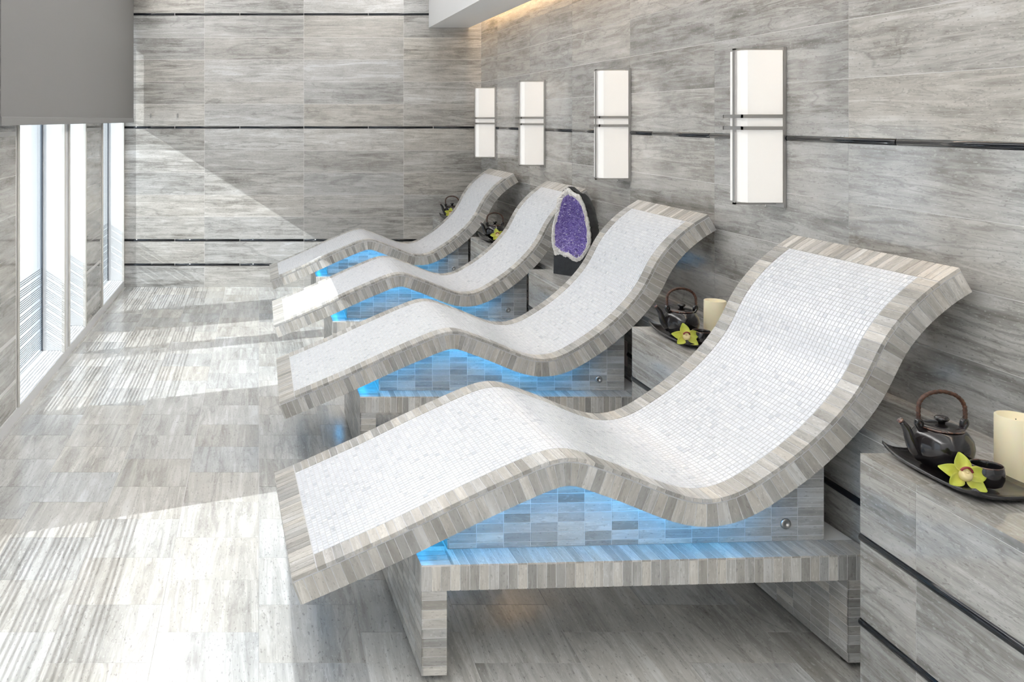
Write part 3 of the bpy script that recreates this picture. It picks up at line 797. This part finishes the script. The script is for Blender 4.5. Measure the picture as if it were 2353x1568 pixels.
# ---------------------------------------------------------------- amethyst geode
def geode(x, y):
    r = tag(empty('amethyst_geode', (x, y, ZT+.001), math.radians(-47)), 'tall purple amethyst geode with white rim and black shell', 'geode')
    k = .00047
    cx0, zb = 570, 1262
    outer = [(540, 200), (600, 255), (660, 275), (705, 350), (735, 420), (752, 500), (780, 600), (790, 680), (797, 780), (792, 860), (768, 930), (735, 1000), (690, 1060), (640, 1085), (585, 1075), (545, 1040), (500, 1045), (440, 1022), (385, 1035), (362, 960), (345, 870), (345, 770), (358, 660), (380, 560), (398, 450), (412, 345), (450, 285), (490, 235)]
    inner = [(545, 285), (605, 318), (655, 350), (690, 420), (718, 500), (742, 600), (752, 700), (760, 780), (752, 870), (722, 940), (690, 1000), (650, 1035), (615, 1035), (575, 1005), (540, 985), (480, 985), (430, 942), (392, 930), (385, 850), (382, 770), (384, 690), (402, 620), (425, 540), (440, 470), (452, 400), (475, 340), (500, 310), (520, 292)]
    sx = 1.1
    def cv(p, yy=0.0): return Vector(((p[0]-cx0)*k*sx, yy, (zb-p[1])*k))
    rr = random.Random(5)
    n = 112
    def dense(P, jit):
        Q = smooth_pts([cv(p) for p in P+[P[0]]], n+1)[:-1]
        c = sum(Q, Vector())/n
        return [q+(q-c).normalized()*rr.uniform(-jit, jit) for q in Q], c
    O, c = dense(outer, .0025); I, ci = dense(inner, .004)
    # quartz rim: ring between outer and inner outline, slightly lumpy, with thickness
    V, Fc = [], []
    for q, p in zip(O, I):
        mid = (q+p)/2
        V += [q+Vector((0, .012, 0)), q+Vector((0, rr.uniform(-.002, .002), 0)), mid+Vector((0, rr.uniform(-.010, -.004), 0)), p+Vector((0, rr.uniform(-.003, .004), 0)), p+Vector((0, .03, 0))+(ci-p)*.04]
    for i in range(n):
        j = (i+1) % n
        for a in range(4): Fc.append((i*5+a, j*5+a, j*5+a+1, i*5+a+1))
    add('quartz_rim', mesh_from('quartz_rim', V, Fc, M['rock']), r)
    # hollow bowl lined with crystals
    rings = 14; V, Fc, R = [], [], []
    def bowl(t, i):
        p = I[i]; return ci+(p-ci)*t+Vector((0, .055*(1-t*t), 0))
    for a in range(rings+1):
        for i in range(n): V.append(bowl(1-a/rings*.985, i)+Vector((0, .004, 0)))
    for a in range(rings):
        for i in range(n):
            j = (i+1) % n; Fc.append((a*n+i, (a+1)*n+i, (a+1)*n+j, a*n+j)); R.append(.2+.3*rr.random())
    Fc.append(tuple(rings*n+i for i in range(n))); R.append(.3)
    me = mesh_from('cavity', V, Fc, M['crystal']); set_rnd(me, R); add('cavity', me, r)
    V, Fc, R = [], [], []
    for _ in range(2600):
        t = math.sqrt(rr.random())*.99; i = rr.randrange(n); p = bowl(t, i)
        if t > .9 and rr.random() < .35: continue
        s = rr.uniform(.0025, .0065); hh = s*rr.uniform(.9, 1.7)
        d = Vector((rr.uniform(-.5, .5), -1, rr.uniform(-.5, .5))).normalized()
        e1 = d.cross(Vector((rr.random()-.5, rr.random()-.5, 1))).normalized(); e2 = d.cross(e1)
        b0 = len(V)
        for q in range(4):
            an = q*math.pi/2+.4; V.append(p+(e1*math.cos(an)+e2*math.sin(an))*s+Vector((0, .003, 0)))
        V.append(p+d*hh); val = min(1, max(0, rr.gauss(.45, .22)))
        if rr.random() < .035: val = 1
        for q in range(4): Fc.append((b0+q, b0+(q+1) % 4, b0+4)); R.append(val)
    me = mesh_from('crystals', V, Fc, M['crystal']); set_rnd(me, R)
    add('crystals', me, r, kind='stuff')
    # black shell bulging behind the rim, flat foot in front below it
    V, Fc = [], []; lay = 10
    for a in range(lay+1):
        ph = a/lay*math.pi/2
        for q in O:
            rad = math.cos(ph)**.75 if a < lay else .02
            low = max(0, min(1, (c.z-q.z)/.25))
            p = c+(q-c)*(1.025*rad)+Vector((0, .010+.205*math.sin(ph)*(1-.15*low), 0)); p.z = max(p.z, .004); V.append(p+Vector((rr.uniform(-.003, .003), 0, rr.uniform(-.002, .002))))
    for a in range(lay):
        for i in range(n):
            j = (i+1) % n; Fc.append((a*n+i, a*n+j, (a+1)*n+j, (a+1)*n+i))
    Fc.append(tuple(lay*n+i for i in range(n)))
    add('shell', mesh_from('shell', V, Fc, M['shell'], True), r)
    ft = [(-.106, .006), (-.03, .002), (.055, .004), (.100, .010), (.094, .10), (-.098, .10)]
    tp = [(-.104, .108), (-.06, .112), (.02, .100), (.094, .095), (.096, .16), (-.10, .16)]
    V = [(x, y, 0) for x, y in [(-.104, -.002), (-.03, -.006), (.045, -.004), (.092, .004), (.085, .13), (-.095, .13)]]+[(x, yy, z) for (x, z), yy in zip([(-.105, .112), (-.05, .116), (.02, .104), (.088, .12), (.08, .14), (-.095, .14)], [.004, .002, .003, .012, .14, .14])]
    Fc = [tuple(range(5, -1, -1)), tuple(range(6, 12))]+[(i, (i+1) % 6, 6+(i+1) % 6, 6+i) for i in range(6)]
    add('foot', mesh_from('foot', V, Fc, M['shell']), r)
geode(1.77, 5.085)
print('objects', len(bpy.data.objects), 'floor tiles', nft)
